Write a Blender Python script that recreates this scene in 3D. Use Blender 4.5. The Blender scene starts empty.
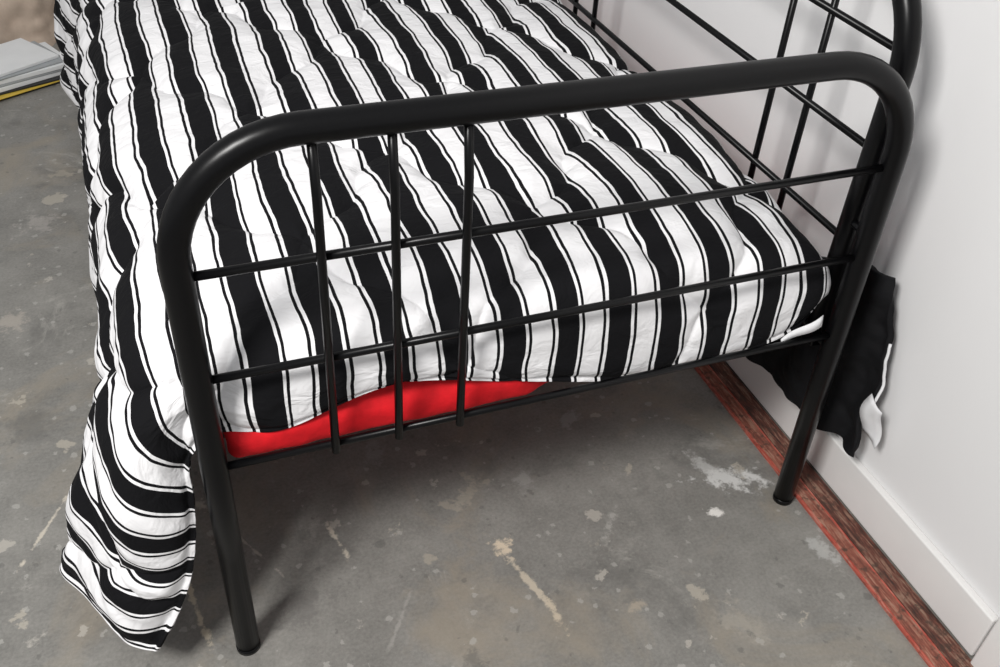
import bpy, math, random
import numpy as np
from mathutils import Vector, Matrix, noise
random.seed(3)
sc=bpy.context.scene
try:
    sc.view_settings.view_transform='Standard'
    sc.view_settings.look='None'
except Exception as e: print(e)

# ---------------------------------------------------------------- camera
cam=bpy.data.cameras.new('camera'); co=bpy.data.objects.new('camera',cam); sc.collection.objects.link(co)
R=Vector((.9353,-.3498,.0537)); U=Vector((.1810,.6031,.7767)); F=Vector((.3041,.7167,-.6275))
M=Matrix(((R.x,U.x,-F.x,0),(R.y,U.y,-F.y,0),(R.z,U.z,-F.z,1.359),(0,0,0,1)))
co.matrix_world=M
cam.lens=34.52; cam.sensor_width=36; cam.clip_start=.02
sc.camera=co

# ---------------------------------------------------------------- node helper
def mat(name):
    m=bpy.data.materials.new(name); m.use_nodes=True
    nt=m.node_tree; b=nt.nodes['Principled BSDF']
    return m,nt,b
def N(nt,t,**k):
    n=nt.nodes.new(t)
    for a,v in k.items(): setattr(n,a,v)
    return n
def L(nt,a,b): nt.links.new(a,b)
def math_(nt,op,a,b=None,clamp=False):
    n=N(nt,'ShaderNodeMath',operation=op); n.use_clamp=clamp
    for i,v in enumerate((a,b)):
        if v is None: continue
        if isinstance(v,(int,float)): n.inputs[i].default_value=v
        else: L(nt,v,n.inputs[i])
    return n.outputs[0]
def ramp(nt,fac,stops,interp='LINEAR'):
    r=N(nt,'ShaderNodeValToRGB'); r.color_ramp.interpolation=interp
    el=r.color_ramp.elements
    while len(el)>1: el.remove(el[-1])
    el[0].position=stops[0][0]; el[0].color=(*stops[0][1],1)
    for p,c in stops[1:]:
        e=el.new(p); e.color=(*c,1)
    L(nt,fac,r.inputs[0]); return r.outputs[0]
def noise_(nt,vec,scale,detail=4,rough=.5,dist=0):
    n=N(nt,'ShaderNodeTexNoise'); n.inputs['Scale'].default_value=scale
    n.inputs['Detail'].default_value=detail; n.inputs['Roughness'].default_value=rough
    n.inputs['Distortion'].default_value=dist
    if vec is not None: L(nt,vec,n.inputs['Vector'])
    return n
def mix(nt,fac,a,b,mode='MIX'):
    m=N(nt,'ShaderNodeMix',data_type='RGBA',blend_type=mode)
    if isinstance(fac,(int,float)): m.inputs[0].default_value=fac
    else: L(nt,fac,m.inputs[0])
    for i,v in ((6,a),(7,b)):
        if isinstance(v,tuple): m.inputs[i].default_value=(*v,1)
        else: L(nt,v,m.inputs[i])
    return m.outputs[2]
def bump(nt,b,h,strength,dist):
    n=N(nt,'ShaderNodeBump'); n.inputs['Strength'].default_value=strength; n.inputs['Distance'].default_value=dist
    L(nt,h,n.inputs['Height']); L(nt,n.outputs[0],b.inputs['Normal'])
def pos(nt): return N(nt,'ShaderNodeNewGeometry').outputs['Position']

def simple(name,col,rough=.6,ns=20,var=.15,bs=.1,bd=.002,spec=.5):
    m,nt,b=mat(name); p=pos(nt); n=noise_(nt,p,ns,5)
    c=ramp(nt,n.outputs[0],[(.3,tuple(x*(1-var) for x in col)),(.7,tuple(min(1,x*(1+var)) for x in col))])
    L(nt,c,b.inputs['Base Color']); b.inputs['Roughness'].default_value=rough
    b.inputs['Specular IOR Level'].default_value=spec
    bump(nt,b,n.outputs[0],bs,bd); return m

m_black=simple('black_powdercoat',(.0022,.0022,.0026),.30,300,.2,.05,.0005,spec=.22)
m_red=simple('red_fabric',(.60,.010,.016),.75,35,.2,.35,.006,spec=.2)
m_beige=simple('beige_cloth',(.50,.40,.32),.9,14,.2,.3,.01)
m_white=simple('white_paper',(.76,.77,.77),.6,10,.05)
m_grey=simple('grey_plastic',(.35,.37,.38),.5,10,.1)
m_dark=simple('dark_cover',(.02,.02,.02),.5,10,.1)
m_yel=simple('yellow_cover',(.6,.42,.06),.5,10,.1)
m_plum=simple('plum_fabric',(.10,.035,.045),.9,14,.2,.3,.01)
m_blackcloth=simple('black_cloth',(.0035,.0035,.0045),.8,60,.2,.3,.003,spec=.25)
m_tag=simple('white_tag',(.75,.75,.76),.7,40,.05)
m_trim=simple('white_gloss_trim',(.80,.79,.775),.4,6,.04,.1,.002)

# wall
m_wall,nt,b=mat('painted_wall'); p=pos(nt)
n1=noise_(nt,p,1.5,4); n2=noise_(nt,p,160,3)
L(nt,ramp(nt,n1.outputs[0],[(.3,(.79,.785,.785)),(.7,(.82,.815,.815))]),b.inputs['Base Color'])
b.inputs['Roughness'].default_value=.55; bump(nt,b,n2.outputs[0],.12,.001)

# floor
m_floor,nt,b=mat('stained_concrete'); p=pos(nt)
n1=noise_(nt,p,2.0,7,.62); n2=noise_(nt,p,9,9,.72); n3=noise_(nt,p,170,4,.65)
c=ramp(nt,n1.outputs[0],[(.3,(.145,.14,.127)),(.5,(.215,.208,.191)),(.72,(.30,.288,.262))])
c=mix(nt,.5,c,ramp(nt,n2.outputs[0],[(.3,(.105,.102,.092)),(.5,(.22,.213,.196)),(.7,(.35,.338,.31))]))
c=mix(nt,.25,c,ramp(nt,n3.outputs[0],[(.35,(.11,.11,.10)),(.65,(.32,.31,.29))]))
warm=ramp(nt,noise_(nt,p,3.7,6,.65,.8).outputs[0],[(.52,(0,0,0)),(.66,(.55,.55,.55))])
c=mix(nt,warm,c,(.30,.258,.198))
dk=ramp(nt,noise_(nt,p,5.3,6,.65,.4).outputs[0],[(.56,(0,0,0)),(.68,(.5,.5,.5))])
c=mix(nt,dk,c,(.10,.098,.092))
lt=ramp(nt,noise_(nt,p,5.1,9,.78,.9).outputs[0],[(.585,(0,0,0)),(.66,(.45,.45,.45))])
c=mix(nt,lt,c,(.41,.395,.36))
def spots(c,scale,thr,rad,col,seedoff,st=.75,wob=.9):
    nn=noise_(nt,p,scale*1.9,4,.7); sc_=N(nt,'ShaderNodeVectorMath',operation='SCALE'); L(nt,nn.outputs['Color'],sc_.inputs[0]); sc_.inputs['Scale'].default_value=wob/scale
    vm=N(nt,'ShaderNodeVectorMath',operation='ADD'); L(nt,p,vm.inputs[0]); L(nt,sc_.outputs[0],vm.inputs[1])
    v2=N(nt,'ShaderNodeVectorMath',operation='ADD'); L(nt,vm.outputs[0],v2.inputs[0]); v2.inputs[1].default_value=(seedoff,seedoff*.7,0)
    v=N(nt,'ShaderNodeTexVoronoi'); v.inputs['Scale'].default_value=scale; L(nt,v2.outputs[0],v.inputs['Vector'])
    sx=N(nt,'ShaderNodeSeparateColor'); L(nt,v.outputs['Color'],sx.inputs[0])
    sel=math_(nt,'GREATER_THAN',sx.outputs[0],thr)
    r=math_(nt,'MULTIPLY',math_(nt,'POWER',sx.outputs[1],3),rad)
    ins=math_(nt,'MULTIPLY',math_(nt,'SUBTRACT',r,v.outputs['Distance']),14,True)
    return mix(nt,math_(nt,'MULTIPLY',math_(nt,'MULTIPLY',sel,ins),st),c,col)
c=spots(c,60,.70,.48,(.42,.41,.38),0,.5)
c=spots(c,70,.80,.45,(.07,.07,.065),4.4,.35)
c=spots(c,24,.76,.42,(.46,.43,.38),3.3,.65)
c=spots(c,30,.86,.36,(.07,.07,.065),7.7,.4)
c=spots(c,13,.68,.40,(.46,.42,.35),2.2,.6,1.3)
c=spots(c,7,.58,.36,(.41,.37,.30),1.7,.5,1.4)
SP=[(.937,1.00,.066,.028,-.4,(.68,.68,.66),.9),(.905,1.04,.022,.050,.5,(.58,.58,.56),.6),(.858,.944,.014,.012,0,(.76,.74,.70),1),
    (.452,.99,.018,.032,.3,(.60,.51,.39),1),(.470,.90,.006,.085,.25,(.50,.44,.35),.9),(.487,.83,.010,.03,.1,(.5,.43,.33),.9),
    (-.07,1.03,.006,.10,.15,(.55,.49,.38),.9),(.178,1.10,.006,.05,.2,(.58,.53,.44),.9),(-.296,1.27,.004,.07,-.5,(.55,.5,.42),.9),
    (.70,1.25,.03,.02,.3,(.4,.4,.39),.5),(.62,.80,.02,.012,.3,(.42,.36,.28),.6),(.30,1.28,.05,.02,1,(.36,.36,.35),.4),
    (-.36,1.9,.03,.05,.3,(.42,.38,.33),.6),(-.30,2.3,.06,.04,.3,(.42,.39,.36),.5),(.1,.83,.02,.012,.6,(.50,.43,.33),.7),(1.0,.80,.02,.035,.1,(.5,.5,.48),.6),
    (.78,.72,.03,.05,.5,(.36,.33,.28),.5),(.02,1.15,.003,.12,.5,(.50,.46,.40),.7),(.55,1.12,.02,.03,0,(.38,.37,.35),.6),
    (.24,.90,.004,.05,-.6,(.45,.43,.40),.3),(.66,.98,.03,.01,.9,(.42,.41,.38),.6),(-.22,.86,.03,.02,.4,(.48,.43,.34),.6),(-.30,1.05,.02,.01,.4,(.5,.47,.42),.6),
    (.33,.78,.03,.02,1.2,(.10,.098,.09),.5),(.10,.98,.05,.04,.2,(.11,.105,.10),.4),(-.32,1.55,.05,.05,.4,(.12,.118,.11),.4)]
nd=noise_(nt,p,26,7,.75)
for (x,y,rx,ry,ro,col,st) in SP:
    mp=N(nt,'ShaderNodeMapping',vector_type='TEXTURE'); L(nt,p,mp.inputs['Vector'])
    mp.inputs['Location'].default_value=(x,y,0); mp.inputs['Rotation'].default_value=(0,0,ro); mp.inputs['Scale'].default_value=(rx,ry,1)
    ln=N(nt,'ShaderNodeVectorMath',operation='LENGTH'); L(nt,mp.outputs[0],ln.inputs[0])
    d=math_(nt,'ADD',ln.outputs['Value'],math_(nt,'MULTIPLY',math_(nt,'SUBTRACT',nd.outputs[0],.5),6))
    f=math_(nt,'MULTIPLY',math_(nt,'MULTIPLY',math_(nt,'SUBTRACT',1,d),1.6,True),st)
    c=mix(nt,f,c,col)
L(nt,c,b.inputs['Base Color']); b.inputs['Roughness'].default_value=.55
bump(nt,b,n3.outputs[0],.25,.0015)

# tack strip
def stripmat(name,a,bc,cc,k=.8):
    m,nt,b=mat(name); p=pos(nt)
    mp=N(nt,'ShaderNodeMapping'); mp.inputs['Scale'].default_value=(1,.12,1); L(nt,p,mp.inputs['Vector'])
    n=noise_(nt,mp.outputs[0],160,5,.7); n2=noise_(nt,p,60,5,.75)
    c=ramp(nt,n.outputs[0],[(.35,a),(.5,bc),(.62,cc)])
    c=mix(nt,ramp(nt,n2.outputs[0],[(.52,(0,0,0)),(.62,(k,k,k))]),c,(.06,.035,.025))
    L(nt,c,b.inputs['Base Color']); b.inputs['Roughness'].default_value=.8; bump(nt,b,n.outputs[0],.6,.003); return m
m_strip=stripmat('brown_wood',(.15,.045,.03),(.27,.085,.055),(.38,.20,.14))
m_rededge=stripmat('red_paint',(.35,.05,.035),(.45,.09,.06),(.5,.2,.15),.5)
m_debris=stripmat('dark_debris',(.025,.016,.012),(.14,.045,.03),(.28,.17,.12))

# comforter stripes
m_str,nt,b=mat('striped_cotton')
uv=N(nt,'ShaderNodeUVMap').outputs[0]
sx=N(nt,'ShaderNodeSeparateXYZ'); L(nt,uv,sx.inputs[0])
nw=noise_(nt,uv,5,2); nw2=noise_(nt,uv,16,2)
s=math_(nt,'ADD',sx.outputs[0],math_(nt,'MULTIPLY',math_(nt,'SUBTRACT',nw.outputs[0],.5),.026))
s=math_(nt,'ADD',s,math_(nt,'MULTIPLY',math_(nt,'SUBTRACT',nw2.outputs[0],.5),.008))
t=math_(nt,'FRACT',math_(nt,'DIVIDE',s,.084))
K=(.0045,.0045,.0055); W=(.78,.775,.785)
c=ramp(nt,t,[(0,K),(.41,W),(.465,K),(.522,W),(.888,K),(.945,W)],'CONSTANT')
L(nt,c,b.inputs['Base Color']); b.inputs['Roughness'].default_value=.85
b.inputs['Specular IOR Level'].default_value=.15
mp=N(nt,'ShaderNodeMapping'); mp.inputs['Scale'].default_value=(1,1.6,1); L(nt,uv,mp.inputs['Vector'])
nb=noise_(nt,mp.outputs[0],20,3,.5,.6)
bump(nt,b,nb.outputs[0],.6,.011)

# ---------------------------------------------------------------- mesh helpers
def empty(name):
    o=bpy.data.objects.new(name,None); sc.collection.objects.link(o); return o
def meshobj(name,verts,faces,m=None,parent=None,smooth=True):
    me=bpy.data.meshes.new(name); me.from_pydata(verts,[],faces); me.update()
    if m: me.materials.append(m)
    o=bpy.data.objects.new(name,me); sc.collection.objects.link(o)
    if parent: o.parent=parent
    if smooth: me.polygons.foreach_set('use_smooth',[True]*len(me.polygons))
    return o
def box(name,lo,hi,m,parent=None,bev=0,rotz=0,seg=2):
    c=[(a+b_)/2 for a,b_ in zip(lo,hi)]; h=[(b_-a)/2 for a,b_ in zip(lo,hi)]
    v=[(i*h[0],j*h[1],k*h[2]) for i in(-1,1) for j in(-1,1) for k in(-1,1)]
    f=[(0,1,3,2),(4,6,7,5),(0,4,5,1),(2,3,7,6),(0,2,6,4),(1,5,7,3)]
    o=meshobj(name,v,f,m,parent,False); o.location=c; o.rotation_euler=(0,0,rotz)
    if bev:
        md=o.modifiers.new('b','BEVEL'); md.width=bev; md.segments=seg
        o.data.polygons.foreach_set('use_smooth',[True]*6)
        w=o.modifiers.new('wn','WEIGHTED_NORMAL')
    return o
def tube(name,pts,r,m,parent,seg=20,cap=True):
    pts=[Vector(q) for q in pts]; n=len(pts); V=[];Fc=[]
    T=[]
    for i in range(n):
        a=pts[max(i-1,0)]; c_=pts[min(i+1,n-1)]; T.append((c_-a).normalized())
    ref=Vector((0,0,1)) if abs(T[0].z)<.9 else Vector((0,1,0))
    nrm=(ref-T[0]*ref.dot(T[0])).normalized()
    for i in range(n):
        nrm=(nrm-T[i]*nrm.dot(T[i])).normalized(); bn=T[i].cross(nrm)
        for k in range(seg):
            a=2*math.pi*k/seg; V.append(pts[i]+r*(math.cos(a)*nrm+math.sin(a)*bn))
    for i in range(n-1):
        for k in range(seg):
            k2=(k+1)%seg; Fc.append((i*seg+k,i*seg+k2,(i+1)*seg+k2,(i+1)*seg+k))
    if cap:
        Fc.append(tuple(range(seg))[::-1]); Fc.append(tuple(range((n-1)*seg,n*seg)))
    o=meshobj(name,V,Fc,m,parent)
    return o
def arc(c,r,a0,a1,n,ax,ay):
    return [Vector(c)+r*(math.cos(a0+(a1-a0)*i/n)*Vector(ax)+math.sin(a0+(a1-a0)*i/n)*Vector(ay)) for i in range(n+1)]

# ---------------------------------------------------------------- room
box('floor',(-4,-2.5,-.1),(1.3,5.2,0),m_floor)
box('wall_right',(1.115,-2.5,0),(1.25,5.2,2.6),m_wall)
box('wall_back',(-4,5.0,0),(1.115,5.15,2.6),m_wall)
box('baseboard_right',(1.100,.535,0.006),(1.116,5.0,.105),m_trim,bev=.004)
box('trim_1',(1.094,.44,0),(1.116,.53,2.05),m_trim,bev=.004)
ts=empty('carpet_tack_strip')
box('strip',(1.031,-.2,0),(1.055,5.0,.007),m_strip,ts,bev=.001)
box('edge_a',(1.026,-.2,0),(1.031,5.0,.006),m_rededge,ts)
box('edge_b',(1.055,-.2,0),(1.059,5.0,.006),m_rededge,ts)
box('floor_edge_debris',(1.062,-.2,0),(1.0995,5.0,.004),m_debris)

# ---------------------------------------------------------------- daybed frame
bed=empty('daybed_frame')
XL,XR,YF,YB=0.0,1.0,.93,2.91
XT=.981
ZT=.881; RB=.15; RT=.0180
def endframe(tag,y,sgn):
    pts=[(XL,y,.002),(XL,y,.4),(XL,y,ZT-RB)]
    pts+=arc((XL+RB,y,ZT-RB),RB,math.pi,math.pi/2,14,(1,0,0),(0,0,1))[1:]
    pts+=[(.35,y,ZT),(.65,y,ZT)]
    pts+=arc((XT-RB,y,ZT-RB),RB,math.pi/2,0,14,(1,0,0),(0,0,1))
    pts+=[(XT*.5+XR*.5,y,.37),(XR,y,.002)]
    tube(tag+'_tube',pts,RT,m_black,bed,24)
    for i,z in enumerate((.715,.56,.407)):
        tube(f'{tag}_crossbar_{i}',[(XL,y,z),(XT,y,z)],.0058,m_black,bed,12)
    for i,x in enumerate((.160,.249,.338)):
        tube(f'{tag}_spindle_{i}',[(x,y-.010*sgn,.400),(x,y-.010*sgn,.80),(x,y,ZT)],.0058,m_black,bed,12)
    for i,x in enumerate((XL,XR)):
        tube(f'{tag}_foot_{i}',[(x,y,0),(x,y,.010)],RT+.0006,m_black,bed,24)
endframe('front_end',YF,1); endframe('rear_end',YB,-1)
xb=.988; ya=.975; yb=2.865; zt=.99; rb=.16
pts=[(xb,ya,.36),(xb,ya,zt-rb)]+arc((xb,ya+rb,zt-rb),rb,math.pi,math.pi/2,14,(0,1,0),(0,0,1))[1:]
pts+=[(xb,1.6,zt),(xb,2.3,zt)]+arc((xb,yb-rb,zt-rb),rb,math.pi/2,0,14,(0,1,0),(0,0,1))+[(xb,yb,.36)]
tube('back_tube',pts,RT,m_black,bed,24)
for i,z in enumerate((.862,.715,.56,.407)):
    tube(f'back_crossbar_{i}',[(xb,ya,z),(xb,yb,z)],.0058,m_black,bed,12)
for i,y in enumerate((1.146,1.240,1.915,2.015,2.6,2.69)):
    tube(f'back_spindle_{i}',[(xb+.002,y,.40),(xb+.002,y,zt)],.0058,m_black,bed,12)
for i,z in enumerate((.38,.60)):
    tube(f'bolt_{i}',[(XT,YF,z),(XT,ya,z)],.006,m_black,bed,10)
box('side_rail_front',(.0-.012,YF+.02,.367),(.012,YB-.02,.392),m_black,bed,bev=.003)
box('side_rail_wall',(.965,YF+.02,.367),(.985,YB-.02,.392),m_black,bed,bev=.003)
for i in range(12):
    y=1.03+i*.16
    box(f'slat_{i}',(.01,y-.012,.372),(.97,y+.012,.386),m_black,bed,bev=.002)
for i,z in enumerate((.36,.335)):
    tube(f'leg_bolt_{i}',[(.0,.944,z),(.0,.956,z)],.006,m_black,bed,10)

# ---------------------------------------------------------------- mattress
def puffy_box(name,lo,hi,m,amp,rad=.04):
    import bmesh
    bm=bmesh.new(); bmesh.ops.create_cube(bm,size=1)
    for v in bm.verts:
        v.co=Vector([lo[i]+(v.co[i]+.5)*(hi[i]-lo[i]) for i in range(3)])
    bmesh.ops.bevel(bm,geom=bm.edges[:],offset=rad,segments=6,affect='EDGES',profile=.5)
    bmesh.ops.subdivide_edges(bm,edges=[e for e in bm.edges if e.calc_length()>.2],cuts=80,use_grid_fill=True)
    bmesh.ops.subdivide_edges(bm,edges=[e for e in bm.edges if abs(e.verts[0].co.z-e.verts[1].co.z)>.04],cuts=10,use_grid_fill=True)
    bm.normal_update()
    for v in bm.verts:
        q=v.co
        d=noise.noise(q*7)*amp+noise.noise(Vector((q.x*26+q.z*25,q.y*12,q.z*30)))*amp*.9
        n=v.normal.copy(); v.co=q+n*d
    me=bpy.data.meshes.new(name); bm.to_mesh(me); bm.free(); me.materials.append(m)
    me.polygons.foreach_set('use_smooth',[True]*len(me.polygons))
    o=bpy.data.objects.new(name,me); sc.collection.objects.link(o); return o
mt=puffy_box('red_mattress',(.022,.950,.390),(.965,2.86,.530),m_red,.0045,.016)
for v in mt.data.vertices:
    q=v.co
    if q.y<1.15:
        k=min(1,max(0,(q.z-.425)/.08)); k=k*k*(3-2*k)
        kr=min(1,max(0,(q.x-.46)/.12))
        q.y+=max(.065*k,.050*kr)*min(1,max(0,(1.15-q.y)/.15))

# ---------------------------------------------------------------- comforter
def crom(P,t):
    n=len(P); i=np.clip(np.floor(t).astype(int),0,n-2); f=(t-i)
    def g(k): 
        return P[np.clip(k,0,n-1)]
    p0,p1,p2,p3=g(i-1),g(i),g(i+1),g(i+2)
    sh=(-1,)+(1,)*(P.ndim-1); f=f.reshape(sh)
    return .5*((2*p1)+(-p0+p2)*f+(2*p0-5*p1+4*p2-p3)*f**2+(-p0+3*p1-3*p2+p3)*f**3)
base=[(.972,.485),(.960,.545),(.90,.575),(.75,.588),(.58,.592),(.41,.592),(.25,.588),(.10,.580),(.01,.562),(-.065,.525),(-.108,.45),(-.122,.35),(-.128,.25),(-.132,.16),(-.135,.08)]
hemx=[0.0,.06,.12,.17,.22,.32,.41,.51,.58,.65,.75,.86,.93,.99]
hemz=[.45,.438,.434,.460,.478,.470,.440,.414,.396,.390,.387,.395,.42,.45]
rows=[];vv=[]
def row(y,v,over=None,dz=0):
    r=[[b_[0],y,b_[1]+dz] for b_ in base]
    if over:
        for k,p_ in over.items(): r[k]=list(p_)
    rows.append(r); vv.append(v)
r=[]
for j,b_ in enumerate(base):
    r.append([b_[0],.946,float(np.interp(b_[0],hemx,hemz))])
r[0]=[.972,.985,.44]; r[1]=[.962,.962,.45]
r[8]=[.015,.955,.445]; r[9]=[-.028,.958,.405]; r[10]=[-.034,.950,.335]; r[11]=[-.042,.940,.27]; r[12]=[-.060,.928,.20]; r[13]=[-.090,.914,.14]; r[14]=[-.130,.900,.092]
rows.append(r); vv.append(0)
r=[]
for j,b_ in enumerate(base):
    r.append([b_[0],.948,float(.5*np.interp(b_[0],hemx,hemz)+.5*.515)])
r[0]=[.972,.985,.455]; r[1]=[.964,.960,.48]
r[8]=[.005,.968,.49]; r[9]=[-.060,.965,.450]; r[10]=[-.092,.950,.375]; r[11]=[-.110,.942,.29]; r[12]=[-.128,.937,.215]; r[13]=[-.148,.935,.15]; r[14]=[-.168,.932,.090]
rows.append(r); vv.append(.07)
r=[[b_[0],.978,b_[1]-.040] for b_ in base]
r[0]=[.972,1.0,.47]; r[1]=[.964,.98,.515]
r[8]=[.005,.985,.530]; r[9]=[-.068,.985,.49]; r[10]=[-.116,.985,.415]; r[11]=[-.142,.99,.325]; r[12]=[-.168,1.0,.24]; r[13]=[-.188,1.01,.165]; r[14]=[-.210,1.01,.095]
rows.append(r); vv.append(.14)
row(1.055,.22,dz=-.012,over={9:(-.070,1.06,.518),10:(-.120,1.065,.44),11:(-.156,1.075,.345),12:(-.198,1.085,.25),13:(-.228,1.095,.165),14:(-.254,1.10,.095)})
row(1.17,.33,over={11:(-.136,1.17,.35),12:(-.156,1.17,.25),13:(-.174,1.17,.16),14:(-.186,1.17,.085)})
row(1.32,.48); row(1.50,.66); row(1.70,.86); row(1.90,1.06); row(2.10,1.26)
row(2.30,1.46); row(2.50,1.66)
row(2.66,1.82,over={11:(-.14,2.66,.34),12:(-.155,2.66,.24),13:(-.16,2.66,.15)})
row(2.80,1.96,over={10:(-.13,2.8,.45),11:(-.17,2.80,.34),12:(-.19,2.80,.24),13:(-.20,2.80,.15)})
rows.append([[b_[0],2.865,b_[1]-.03] for b_ in base]); vv.append(2.03)
rows.append([[b_[0],2.88,max(.06,b_[1]-.11)] for b_ in base]); vv.append(2.11)
P=np.array(rows); vv=np.array(vv)
seg=np.array([0]+[math.dist(base[i],base[i+1]) for i in range(len(base)-1)]); ss=np.cumsum(seg)
NS,NV=620,820
sv=np.linspace(0,1,NV); vs=vv[-1]*(0.62*sv+.38*sv**2.2)
su=np.linspace(0,ss[-1],NS)
tv=np.interp(vs,vv,np.arange(len(vv))); tu=np.interp(su,ss,np.arange(len(ss)))
A=crom(P,tv); B=crom(np.swapaxes(A,0,1),tu)
G=np.swapaxes(B,0,1).copy()
S,Vv=np.meshgrid(su,vs)
dS=np.gradient(G,axis=1); dV=np.gradient(G,axis=0)
Nn=np.cross(dV,dS); Nn/=np.linalg.norm(Nn,axis=2,keepdims=True)+1e-9
if Nn[NV//2,NS//4,2]<0: Nn=-Nn
nz=np.zeros_like(S); nz2=np.zeros_like(S); nz3=np.zeros_like(S); nz4=np.zeros_like(S)
for i in range(NV):
    for j in range(NS):
        a=float(S[i,j]); c_=float(Vv[i,j])
        nz[i,j]=noise.noise(Vector((a*3.1,c_*3.1,1.7)))
        nz2[i,j]=noise.noise(Vector((a*11,c_*15,5.7)))
        nz3[i,j]=noise.noise(Vector(((a+c_)*34,(a-c_)*13,9.7)))
        nz4[i,j]=noise.noise(Vector(((a+c_)*13,(a-c_)*34,3.7)))
# diamond quilting with slightly wavy stitch lines
PQ=.33
def seamd(a):
    return np.abs((a+.5)%1-.5)
aa=(S*.90+Vv*.72)/PQ+.05*np.sin(2*np.pi*(S-Vv)/.28)+.06*nz
bb_=(S*.90-Vv*.72)/PQ+.05*np.sin(2*np.pi*(S+Vv)/.28)+.35+.06*nz
d1=seamd(aa)*PQ/1.15; d2=seamd(bb_)*PQ/1.15
d=np.minimum(d1,d2)
edge=np.minimum.reduce([Vv,vv[-1]-Vv,S,ss[-1]-S])
hemseam=np.abs(edge-.012)
d=np.minimum(d,hemseam)
puff=1-np.exp(-d/.012)
broad=np.clip(d/.09,0,1); broad=broad*(2-broad)
near=np.exp(-d/.030)
h=.0065*puff+.0115*broad-.005+.006*nz+.0040*nz2+.0032*(nz3+nz4)*near
damp=np.clip(edge/.02,0.3,1)
side=np.clip((S-1.08)/.2,0,1)
h=h+side*(.007*np.sin(2*np.pi*Vv/.36+1.4*np.sin(Vv*4))+.006*nz2+.003*nz3)
G2=G+Nn*(h*damp)[...,None]
fr=(G2[...,0]>-.01)&(G2[...,0]<.97)&(Vv<.16)&(G2[...,2]<.54)
y0=.942
yy=G2[...,1]
soft=y0+np.logaddexp(0,(yy-y0)/.003)*.003
G2[...,1]=np.where(fr,soft,yy)
verts=G2.reshape(-1,3)
idx=np.arange(NV*NS).reshape(NV,NS)
f=np.stack([idx[:-1,:-1],idx[1:,:-1],idx[1:,1:],idx[:-1,1:]],-1).reshape(-1,4)
me=bpy.data.meshes.new('striped_comforter'); me.from_pydata(verts.tolist(),[],f.tolist()); me.update()
me.materials.append(m_str); me.materials.append(m_blackcloth)
uvl=me.uv_layers.new(name='UVMap')
li=np.empty(len(me.loops),dtype=np.int32); me.loops.foreach_get('vertex_index',li)
UV=np.stack([S.reshape(-1),Vv.reshape(-1)],-1)[li]
uvl.data.foreach_set('uv',UV.astype(np.float32).ravel())
me.polygons.foreach_set('use_smooth',[True]*len(me.polygons))
com=bpy.data.objects.new('striped_comforter',me); sc.collection.objects.link(com)
up=me.polygons[(NV//2)*(NS-1)+NS//4].normal.z
md=com.modifiers.new('s','SOLIDIFY'); md.thickness=.006; md.offset=-1 if up>0 else 1; md.material_offset=1; md.material_offset_rim=0; md.use_rim=True

# black corner of the comforter hanging between bed and wall
cp=[
 [(1.035,1.20,.36),(1.040,1.12,.42),(1.050,1.03,.475),(1.064,.985,.490),(1.082,.940,.490)],
 [(1.035,1.20,.30),(1.055,1.12,.36),(1.050,1.03,.42),(1.074,.975,.42),(1.080,.915,.418)],
 [(1.045,1.19,.23),(1.060,1.11,.28),(1.048,1.03,.32),(1.076,.965,.32),(1.082,.894,.325)],
 [(1.050,1.185,.175),(1.058,1.10,.190),(1.048,1.02,.210),(1.076,.95,.212),(1.078,.882,.235)],
 [(1.055,1.18,.142),(1.058,1.09,.142),(1.052,1.0,.144),(1.070,.93,.148),(1.074,.868,.158)]]
Pc=np.array(cp); n1_,n2_=100,100
A=crom(Pc,np.linspace(0,4,n1_)); B=np.swapaxes(crom(np.swapaxes(A,0,1),np.linspace(0,4,n2_)),0,1)
V=[]
for i in range(n1_):
    for j in range(n2_):
        q=Vector(B[i,j]); u_=i/(n1_-1); w_=j/(n2_-1)
        f_=math.sin((w_*3.1+u_*.8)*2*math.pi+1.5*noise.noise(Vector((u_*3,w_*3,0))))
        q.x+=.012*f_*(.3+.7*u_)*(.4+.6*w_)+.010*noise.noise(q*20)+.004*noise.noise(q*45)
        q.z+=.006*noise.noise(Vector((w_*5,0,2)))*u_
        q.y+=.012*noise.noise(Vector((u_*6,4,2)))*w_
        q.x=min(max(q.x,1.030),1.092)
        V.append(q)
Fq=[(i*n2_+j,(i+1)*n2_+j,(i+1)*n2_+j+1,i*n2_+j+1) for i in range(n1_-1) for j in range(n2_-1)]
cor=meshobj('hanging_corner',V,Fq,m_blackcloth,com)
md=cor.modifiers.new('s','SOLIDIFY'); md.thickness=.010; md.offset=0
hempts=[V[i*n2_+n2_-1]+Vector((-.003,-.006,0)) for i in range(34,70,2)]
tube('corner_hem_binding',hempts,.0026,m_tag,com,8)
V=[];n_=10
for i in range(n_+1):
    t_=i/n_
    for k_ in range(4):
        a_=k_/3
        V.append((1.070-.010*math.sin(t_*4+a_*2)+.004*a_, .886-.038*a_+.004*math.sin(t_*5), .290-.085*t_-.010*a_))
meshobj('care_tag',V,[(4*i+k_,4*i+k_+1,4*i+k_+5,4*i+k_+4) for i in range(n_) for k_ in range(3)],m_tag,com).modifiers.new('s','SOLIDIFY').thickness=.001
V=[]
for i in range(n_+1):
    t_=i/n_
    for k_ in range(2):
        V.append((.885+.07*t_,.936-.004*k_+.003*math.sin(t_*6),.414+.034*t_-.020*k_*(.4+.6*t_)))
meshobj('care_label',V,[(2*i,2*i+1,2*i+3,2*i+2) for i in range(n_)],m_tag,com).modifiers.new('s','SOLIDIFY').thickness=.001

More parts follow.
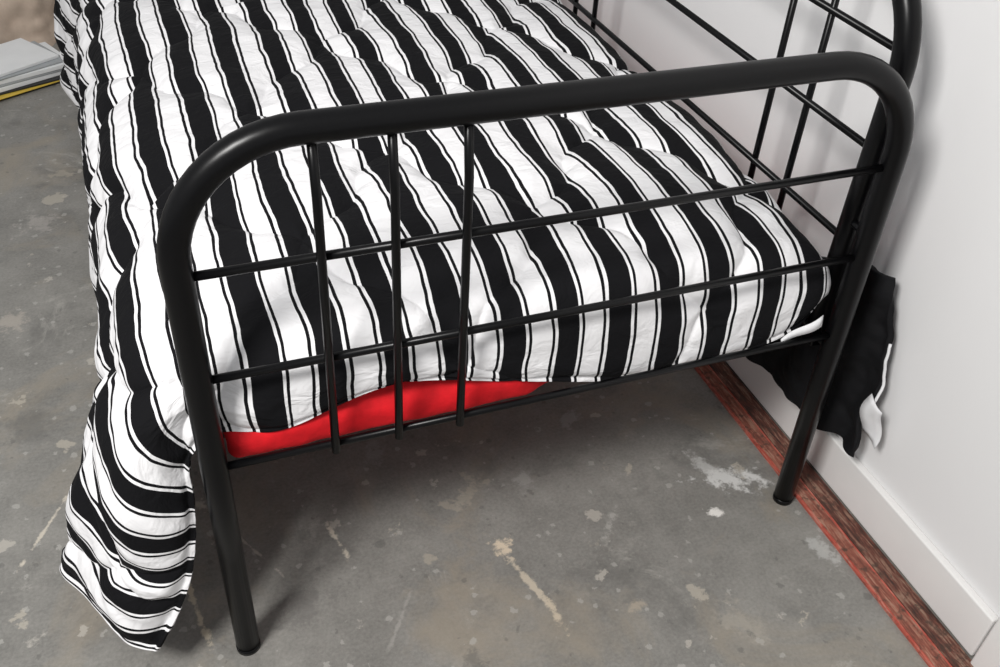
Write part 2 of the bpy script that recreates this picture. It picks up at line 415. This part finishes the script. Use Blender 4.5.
# ---------------------------------------------------------------- clutter at the far left
st=empty('magazine_stack'); st.location=(-.375,3.17,0); st.rotation_euler=(0,0,.45)
z=0
for nm,mm,hh,dx,dy,rz in (('cover_1',m_dark,.008,0,0,.0),('cover_2',m_yel,.005,.01,-.010,.06),('cover_3',m_dark,.006,.0,0,-.05),('paper_1',m_white,.014,-.01,.01,.03),('tray',m_grey,.008,-.01,.01,.0),('paper_2',m_white,.014,.0,.01,-.03),('cover_4',m_grey,.006,-.02,.01,.05),('paper_3',m_white,.010,-.04,.02,.14)):
    o=box(nm,(-.17+dx,-.10+dy,z),(.17+dx,.10+dy,z+hh),mm,st,bev=.002,rotz=rz); z+=hh
def pile(name,c,rx,ry,h,m,seed):
    V=[];F_=[];nu,nv=90,36
    for j in range(nv+1):
        ph=j/nv*math.pi/2
        for i in range(nu):
            th=2*math.pi*i/nu
            q=Vector((math.cos(th)*math.cos(ph),math.sin(th)*math.cos(ph),math.sin(ph)))
            k=1+.28*noise.noise(q*1.8+Vector((seed,0,0)))+.22*abs(noise.noise(q*3.8+Vector((seed,3,0))))
            V.append((c[0]+q.x*rx*k,c[1]+q.y*ry*k,max(0.0,q.z*h*k)))
    for j in range(nv):
        for i in range(nu):
            F_.append((j*nu+i,j*nu+(i+1)%nu,(j+1)*nu+(i+1)%nu,(j+1)*nu+i))
    return meshobj(name,V,F_,m)
pile('beige_blanket',(-.36,3.60),.22,.17,.28,m_beige,2.1)
pile('plum_cloth',(-.80,3.42),.12,.10,.12,m_plum,5.1)

# ---------------------------------------------------------------- light
w=bpy.data.worlds.new('world'); sc.world=w; w.use_nodes=True
w.node_tree.nodes['Background'].inputs[0].default_value=(.98,.985,1,1); w.node_tree.nodes['Background'].inputs[1].default_value=.48
def area(name,loc,tgt,size,e,col=(1,1,1)):
    l=bpy.data.lights.new(name,'AREA'); l.shape='RECTANGLE'; l.size=size[0]; l.size_y=size[1]; l.energy=e; l.color=col
    o=bpy.data.objects.new(name,l); sc.collection.objects.link(o); o.location=loc
    o.rotation_euler=(Vector(tgt)-Vector(loc)).to_track_quat('-Z','Y').to_euler()
area('softbox_light',(-1.1,-.1,2.5),(.5,1.4,.4),(.6,.6),82,(1,.985,.965))
